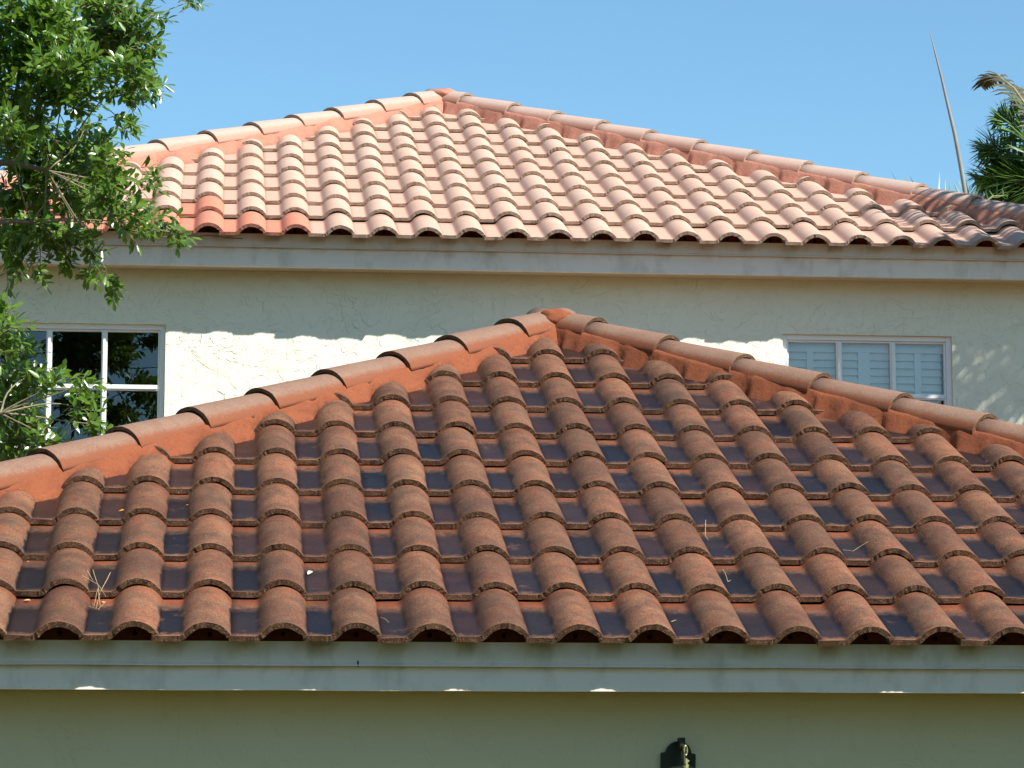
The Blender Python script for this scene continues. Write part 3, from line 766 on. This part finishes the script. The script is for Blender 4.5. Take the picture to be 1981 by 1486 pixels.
# ------------------------------------------------------------------ palms
def frond(Mb, bmr, pts, nleaf, L, w, tone, plume=False, droop=.25, rr=.012):
    """pts: rachis polyline; leaflets both sides, all round when plume"""
    P = [Vector(p) for p in pts]; tube(bmr, P, [rr*(1-.8*i/(len(P)-1)) for i in range(len(P))], 5, False)
    n = len(P)-1
    for j in range(nleaf):
        t = (.12+.88*(j+.5)/nleaf)*n; i = min(n-1, int(t)); p = P[i].lerp(P[i+1], t-i); ax = (P[i+1]-P[i]).normalized()
        side = ax.cross(Vector((0, 0, 1))); side = side.normalized() if side.length > .05 else Vector((1, 0, 0)); u = side.cross(ax)
        s_ = 1 if j % 2 else -1
        an = R.uniform(0, 6.28) if plume else R.gauss(.25, .15)
        sd = side*math.cos(an)*s_ + u*math.sin(an)
        env = math.sin(math.pi*min(1, .18+.82*t/n)**.9)*.75+.25
        Mb.blade(p, sd+ax*R.uniform(.5, .9), u+rvec()*.3, L*env*R.uniform(.8, 1.15), w, min(1, max(0, tone+R.gauss(0, .2))), droop)
def arc(c, az, up, L, droop, n=9):
    pts = []; d = Vector((math.cos(az)*math.cos(up), math.sin(az)*math.cos(up), math.sin(up))); p = Vector(c)
    for i in range(n+1):
        pts.append(p.copy()); p += d*(L/n); d = (d+Vector((0, 0, -droop/n))).normalized()
    return pts
def palm(base, top, label, fronds, trunk_r, mat=PALMLEAF, group=None):
    root = empty('palm_tree', base); tag(root, label, 'palm tree', group)
    Mb, bmr = Mesh(), bmesh.new()
    for f in fronds: frond(Mb, bmr, *f[:1], **f[1])
    off(Mb.make('fronds', mat, root), root.location)
    o = link('frond_stems', bmr, TWIGM, None); o.parent = root; off(o, root.location)
    bmp = bmesh.new(); b = Vector(base); t = Vector(top); n = 14
    tube(bmp, [b.lerp(t, i/n)+Vector((.03*math.sin(i), 0, 0)) for i in range(n+1)], [trunk_r*(1.15-.35*i/n+(.02 if i % 2 else 0)) for i in range(n+1)], 12)
    o = link('trunk', bmp, PTRUNK, None, True); o.parent = root; off(o, root.location)
    return root
# tall palm just outside the right edge: it throws the striped shade on the roof and the wall
c = Vector((6.92, 15.5, 6.25)); fr = []
for i in range(20):
    az = i*2.4+.3; upa = R.uniform(.0, 1.1)
    L = 2.1
    fr.append((arc(c, az, upa, L, 1.5), dict(nleaf=72, L=.55, w=.017, tone=.4, droop=.4)))
palm((6.9, 15.6, 0), c, 'feather palm by the right end of the wall, shading its tiles and stucco', fr, .11)
# plume palm beyond the roof at the right edge
c = at(2030, 345, 24); fr = []
k = 24/FPX
def P2(pts, Y=24): return [at(x, y, Y+.12*i) for i, (x, y) in enumerate(pts)]
for pts, n, L in (([(2030,350),(2000,345),(1960,340),(1915,338),(1885,345)], 90, .34), ([(2030,350),(1995,320),(1955,295),(1920,285),(1895,290)], 90, .34),
                  ([(2030,350),(2005,300),(1975,255),(1945,232),(1925,228)], 90, .30), ([(2030,350),(2020,290),(2000,240),(1980,205),(1965,195)], 80, .3),
                  ([(2030,360),(1990,370),(1950,375),(1910,378)], 90, .3), ([(2030,350),(1990,335),(1950,318),(1920,315)], 90, .34),
                  ([(2030,350),(2060,300),(2090,260)], 60, .36), ([(2030,350),(2080,340),(2120,350)], 60, .36), ([(2030,350),(1985,350),(1940,355),(1900,362)], 90, .3)):
    fr.append((P2(pts, 24+R.uniform(-.4, .4)), dict(nleaf=int(n*2.2), L=L, w=.012, tone=.45, plume=True, droop=.1)))
pB = palm((c.x, c.y, 0), c, 'bushy plume palm rising behind the right end of the pink roof', fr, .12)
Mb, bmr = Mesh(), bmesh.new()
frond(Mb, bmr, P2([(2040,330),(2010,255),(1985,205),(1962,172),(1935,150),(1912,150),(1900,166)], 23.8), 84, .27, .019, .35, False, .45, .02)
o = Mb.make('dry_frond', DRYLEAF, pB); off(o, pB.location); o['label'] = 'greyish brown folded frond arching over the top'
o2 = link('frond_stem', bmr, TWIGM, None); o2.parent = o; off(o2, pB.location)
# slender palm with the bare spear
c = at(1868, 420, 22.5); fr = []
for pts in ([(1868,420),(1800,380),(1740,362),(1680,352),(1610,345)], [(1868,420),(1840,385),(1800,372),(1765,372)], [(1868,420),(1868,385),(1880,372)], [(1868,420),(1920,380),(1950,378)]):
    fr.append((P2(pts, 22.5), dict(nleaf=16, L=.15, w=.007, tone=.6, plume=True, droop=-.5)))
pC = palm((c.x, c.y, 0), c, 'slender palm behind the pink roof with one long bare grey spear leaning left', fr, .06)
bm = bmesh.new(); sp = [(1873,420),(1866,365),(1858,318),(1847,260),(1834,205),(1820,145),(1808,98),(1798,58)]
tube(bm, [at(x, y, 22.5) for x, y in sp], [.0195,.0185,.0175,.0155,.013,.0095,.006,.0015], 8)
o = link('spear', bm, simple('grey_spear', (.22, .225, .20), .7, .3, scale=6, var=.15), None, True); o.parent = pC; off(o, pC.location)
ADDED_TREES = ((-9, -4, 7.5), (1.2, -12, 8), (-15, 0, 8), (-10.5, 6, 7.5), (9.5, -1.5, 6), (12, -8, 8), (15, 0, 8), (14.5, 7, 7))
TLAB = ['unseen broad tree added left of the camera to cut sky light', 'unseen tree added behind the camera to block sky light', 'unseen tree added far left to block sky light', 'unseen tree added at the left side to block sky light',
 'unseen broad tree added right of the camera to cut sky light', 'unseen tree added behind the camera at the right to block sky light', 'unseen tree added far right to block sky light', 'unseen low tree added at the right side to block sky light']
# unseen trees, added to block sky fill and darken window reflections
for i, (x, y, h) in enumerate(ADDED_TREES):
    root = empty('added_tree', (x, y, 0)); tag(root, None, None)
    root['label'] = TLAB[i]; root['category'] = 'tree'
    Mb = Mesh()
    for q in range(120):
        v = rvec(); cc = Vector((x+v.x*3.2, y+v.y*3.2, h*.52+v.z*h*.48))
        for j in range(24):
            w_ = rvec(); Mb.leaf(cc+w_*.7, rvec(), rvec(), .42, .17, R.random())
    off(Mb.make('crown', OAKLEAF, root), root.location)
    bmp = bmesh.new(); tube(bmp, [(x, y, 0), (x+.1, y, h*.3), (x, y+.1, h*.6)], [.25, .2, .1], 10)
    o = link('trunk', bmp, BARK, None, True); o.parent = root; off(o, root.location)

# unseen clipped greenery below frame, added to cut ground bounce on the lower wall
root = empty('added_hedge', (1.5, 7.6, 0)); tag(root, 'unseen clipped greenery added to shape bounce light on the front wing', 'added_hedge')
Mb = Mesh()
for q in range(9000):
    x, y, z = R.uniform(-3.5, 6.5), R.uniform(6.5, 8.9), R.uniform(.05, 1.3)
    if R.random() < .6: z = 1.3+R.gauss(0, .03)
    z += .05*noise.noise(Vector((x*2, y*2, 0)))
    Mb.leaf(Vector((x, y, min(z, 1.42))), (rvec()+Vector((0, 0, .5))), rvec()+Vector((0, 0, 1)), .13, .04, R.random())
off(Mb.make('foliage', OAKLEAF, root), root.location)
bmh = bmesh.new(); box(bmh, -3.4, 6.4, 6.6, 8.8, 0, 1.2); o = link('branches', bmh, BARK, None); o.parent = root; off(o, root.location)

# ------------------------------------------------------------------ wall lamp
BRZ = simple('dark_bronze', (.022, .024, .012), .6, .4, .3); PAT = simple('green_patina_brass', (.22, .23, .10), .45, .5, .4, scale=80)
ly = WYF; L0 = at(1313, 1486, ly-.05)
lamp = empty('wall_lamp', (L0.x, ly, L0.z)); tag(lamp, 'dark bronze wall lamp with arched plate and brass ornament on the shaded lower wall', 'wall lamp')
def lp(px, py, Y): return at(px, py, Y)
def plate(pts, y0, y1):
    bm = bmesh.new(); F = [bm.verts.new((p.x, y0, p.z)) for p in pts]; B = [bm.verts.new((p.x, y1, p.z)) for p in pts]
    bm.faces.new(F); bm.faces.new(B[::-1])
    for i in range(len(pts)): bm.faces.new((F[i], B[i], B[(i+1) % len(pts)], F[(i+1) % len(pts)]))
    bmesh.ops.recalc_face_normals(bm, faces=bm.faces[:]); return bm
pp = [(1279,1456),(1288,1455)]+[(1313-25*math.cos(a), 1459-25*math.sin(a)) for a in [math.pi*k/14 for k in range(1, 14)]]+[(1337,1457),(1346,1459),(1345,1540),(1338,1560),(1313,1580),(1288,1560),(1279,1540)]
bm = plate([lp(x, y, ly-.02) for x, y in pp], ly-.022, ly-.002); bmesh.ops.bevel(bm, geom=bm.edges[:], offset=.0015, segments=2, affect='EDGES')
o = link('back_plate', bm, BRZ, None); o.parent = lamp; off(o, lamp.location)
bm = bmesh.new(); q = lp(1319, 1434, ly-.06)
box(bm, q.x-.009, q.x+.008, ly-.085, ly-.02, lp(0, 1447, ly-.06).z, lp(0, 1424, ly-.06).z)
tube(bm, [(q.x, ly-.02, q.z-.02), (q.x, ly-.07, q.z-.006), (q.x, ly-.10, q.z-.03), (q.x, ly-.11, q.z-.08)], [.006, .006, .006, .005], 8)
o = link('arm', bm, BRZ, None); o.parent = lamp; off(o, lamp.location)
bm = bmesh.new()
def torus(bm, c, rx, rz, r, tilt=0, n=20, m=8):
    rings = []
    for i in range(n):
        a = 2*math.pi*i/n; d = Vector((math.cos(a)*rx*math.cos(tilt), math.cos(a)*rx*math.sin(tilt), math.sin(a)*rz)); rd = d.normalized(); ax = Vector((-math.sin(tilt), math.cos(tilt), 0))
        rings.append([bm.verts.new(c+d+(rd*math.cos(2*math.pi*k/m)+ax*math.sin(2*math.pi*k/m))*r) for k in range(m)])
    for i in range(n):
        for k in range(m): bm.faces.new((rings[i][k], rings[(i+1) % n][k], rings[(i+1) % n][(k+1) % m], rings[i][(k+1) % m]))
torus(bm, lp(1326, 1452, ly-.10), .006, .016, .0042, .5); torus(bm, lp(1321, 1460, ly-.09), .005, .012, .0040, 1.3)
cc = lp(1326, 1474, ly-.10)
for k in range(5):            # four-pointed leaves of the ornament
    for s_ in (-1, 1):
        a = Vector((s_*.014*(1-k*.08), -.004, .004-k*.016)); 
        vv = [bm.verts.new(cc+p) for p in (Vector((0, -.008, .012-k*.016)), a, Vector((0, -.010, -.010-k*.016)), Vector((0, .006, -k*.016)))]
        for f in ((0, 1, 2), (0, 3, 1), (1, 3, 2)): bm.faces.new([vv[i] for i in f])
tube(bm, [cc+Vector((0, 0, .012)), cc+Vector((.002, 0, -.02)), cc+Vector((-.004, 0, -.06))], [.006, .009, .005], 8)
o = link('ornament', bm, PAT, None, False); o.parent = lamp; off(o, lamp.location)
bm = bmesh.new(); cz = cc.z-.16; rr0 = [(0, .10), (.012, .095), (.02, .075), (.06, .06), (.062, .055), (.045, -.06), (.04, -.065), (.01, -.08), (0, -.09)]
rings = [[bm.verts.new((cc.x+math.cos(2*math.pi*k/6)*max(r, .0005), ly-.11+math.sin(2*math.pi*k/6)*max(r, .0005), cz+z)) for k in range(6)] for r, z in rr0]
for a, b in zip(rings, rings[1:]):
    for k in range(6): bm.faces.new((a[k], a[(k+1) % 6], b[(k+1) % 6], b[k]))
o = link('lantern', bm, BRZ, None); o.parent = lamp; off(o, lamp.location)

# ------------------------------------------------------------------ litter on the front roof
def on_roof(px, py, rf=RF):
    d = ray(px, py); o_ = Vector((0, 0, CAMZ)); n = rf.nrm; P0 = rf.o+n*.014
    t = (P0-o_).dot(n)/d.dot(n); p = o_+d*t; return Vector((p.x, p.y, rf.surf(p.x, p.y)))
OR = leaf_mat('dry_orange_leaf', [(.45, .16, .03), (.55, .24, .06)], .7, .2, .1, (.4, .15, .02)); YE = leaf_mat('dry_yellow_leaf', [(.6, .38, .14), (.65, .45, .2)], .7, .2, .1, (.4, .25, .05))
PA = leaf_mat('bleached_leaf', [(.55, .52, .40), (.6, .56, .45)], .7, .2, .1, (.4, .35, .2)); STR = simple('dry_straw', (.42, .30, .16), .8, .2, scale=60); DST = simple('dark_twig', (.05, .028, .018), .9, .1)
for px, py, L, an, mat, lab, nm in ((229, 994, .030, .5, OR, 'small orange leaf lying in a pan near the left hip', 'dead_leaf'), (359, 978, .014, .2, OR, 'tiny orange leaf scrap in the next pan right of the orange leaf', 'dead_leaf'),
    (45, 1157, .026, 0, YE, 'pale yellow leaf tucked under a tile lip at the far left', 'dead_leaf'), (595, 1112, .034, 1.1, PA, 'bleached curled leaf lying against a roll left of centre', 'dead_leaf'),
    (203, 1162, .016, 2.4, YE, 'yellow leaf scrap beside the straw near the left eave', 'dead_leaf'), (52, 1082, .010, .6, OR, 'red flake in the leftmost pan', 'dead_leaf')):
    p = on_roof(px, py); Mb = Mesh(); Mb.leaf(Vector((0, 0, .004)), RF.up*math.sin(an)+Vector((math.cos(an), 0, 0)), RF.nrm+rvec()*.3, L, L*.28, R.random(), .4)
    root = Mb.make(nm, mat, None); root.location = p; tag(root, lab, 'leaf')
def sticks(name, px, py, lines, mat, lab, cat, r=.0012):
    p = on_roof(px, py); bm = bmesh.new()
    for ln in lines:
        P = [on_roof(x, y)+RF.nrm*(.003+h)-p for x, y, h in ln]
        Q = []
        for i in range(len(P)-1):
            for t in (0, .33, .66): Q.append(P[i].lerp(P[i+1], t)+rvec()*.0012)
        Q.append(P[-1]); tube(bm, Q, [r*(1-.5*i/len(Q)) for i in range(len(Q))], 5)
    o = link(name, bm, mat); o.location = p; tag(o, lab, cat)
sticks('straw', 190, 1160, [[(160,1144,.01),(190,1150,.02),(205,1154,.01)], [(180,1120,.03),(190,1148,.01),(182,1172,.004)], [(214,1126,.03),(192,1152,.015),(186,1178,.003)], [(172,1172,.003),(190,1180,.003),(205,1163,.008)], [(190,1150,.01),(194,1170,.003)], [(168,1130,.02),(180,1140,.02)]], STR, 'tangle of dry straw caught at a tile lip near the left eave', 'straw')
sticks('pine_needle', 1650, 1070, [[(1631,1067,.0),(1650,1071,.002),(1680,1069,.006)]], STR, 'single reddish pine needle lying across a dark pan at the right', 'pine needle')
for px, py, ln, lab in ((1405, 1128, [[(1398,1098,0),(1402,1112,.01),(1408,1130,.004),(1413,1127,.006)]], 'bent twig against a roll right of centre'), (1367, 1040, [[(1365,1018,.01),(1364,1034,.004),(1370,1046,.003)]], 'short pale twig lying below a tile lip right of centre'),
    (742, 1200, [[(736,1196,0),(745,1200,.002),(752,1210,.003)]], 'small curled twig in a pan near the middle of the eave'), (1300, 1204, [[(1298,1205,0),(1308,1203,.002)]], 'tiny brown twig in a pan near the right part of the eave'),
    (314, 1228, [[(308,1220,0),(316,1228,.002),(322,1238,.003)]], 'dark thread of bark by the eave in the third pan from the left'), (458, 1040, [[(454,1036,0),(462,1042,.002)]], 'dark twig bit beside a roll left of centre'),
    (708, 928, [[(704,926,0),(712,930,.003)]], 'dark crumb of bark in a pan under the left hip'), (1149, 1144, [[(1144,1143,0),(1152,1144,.002)]], 'short dark twig in a pan at the middle of the roof')):
    sticks('twig', px, py, ln, DST if 'dark' in lab else STR, lab, 'twig', .0014)
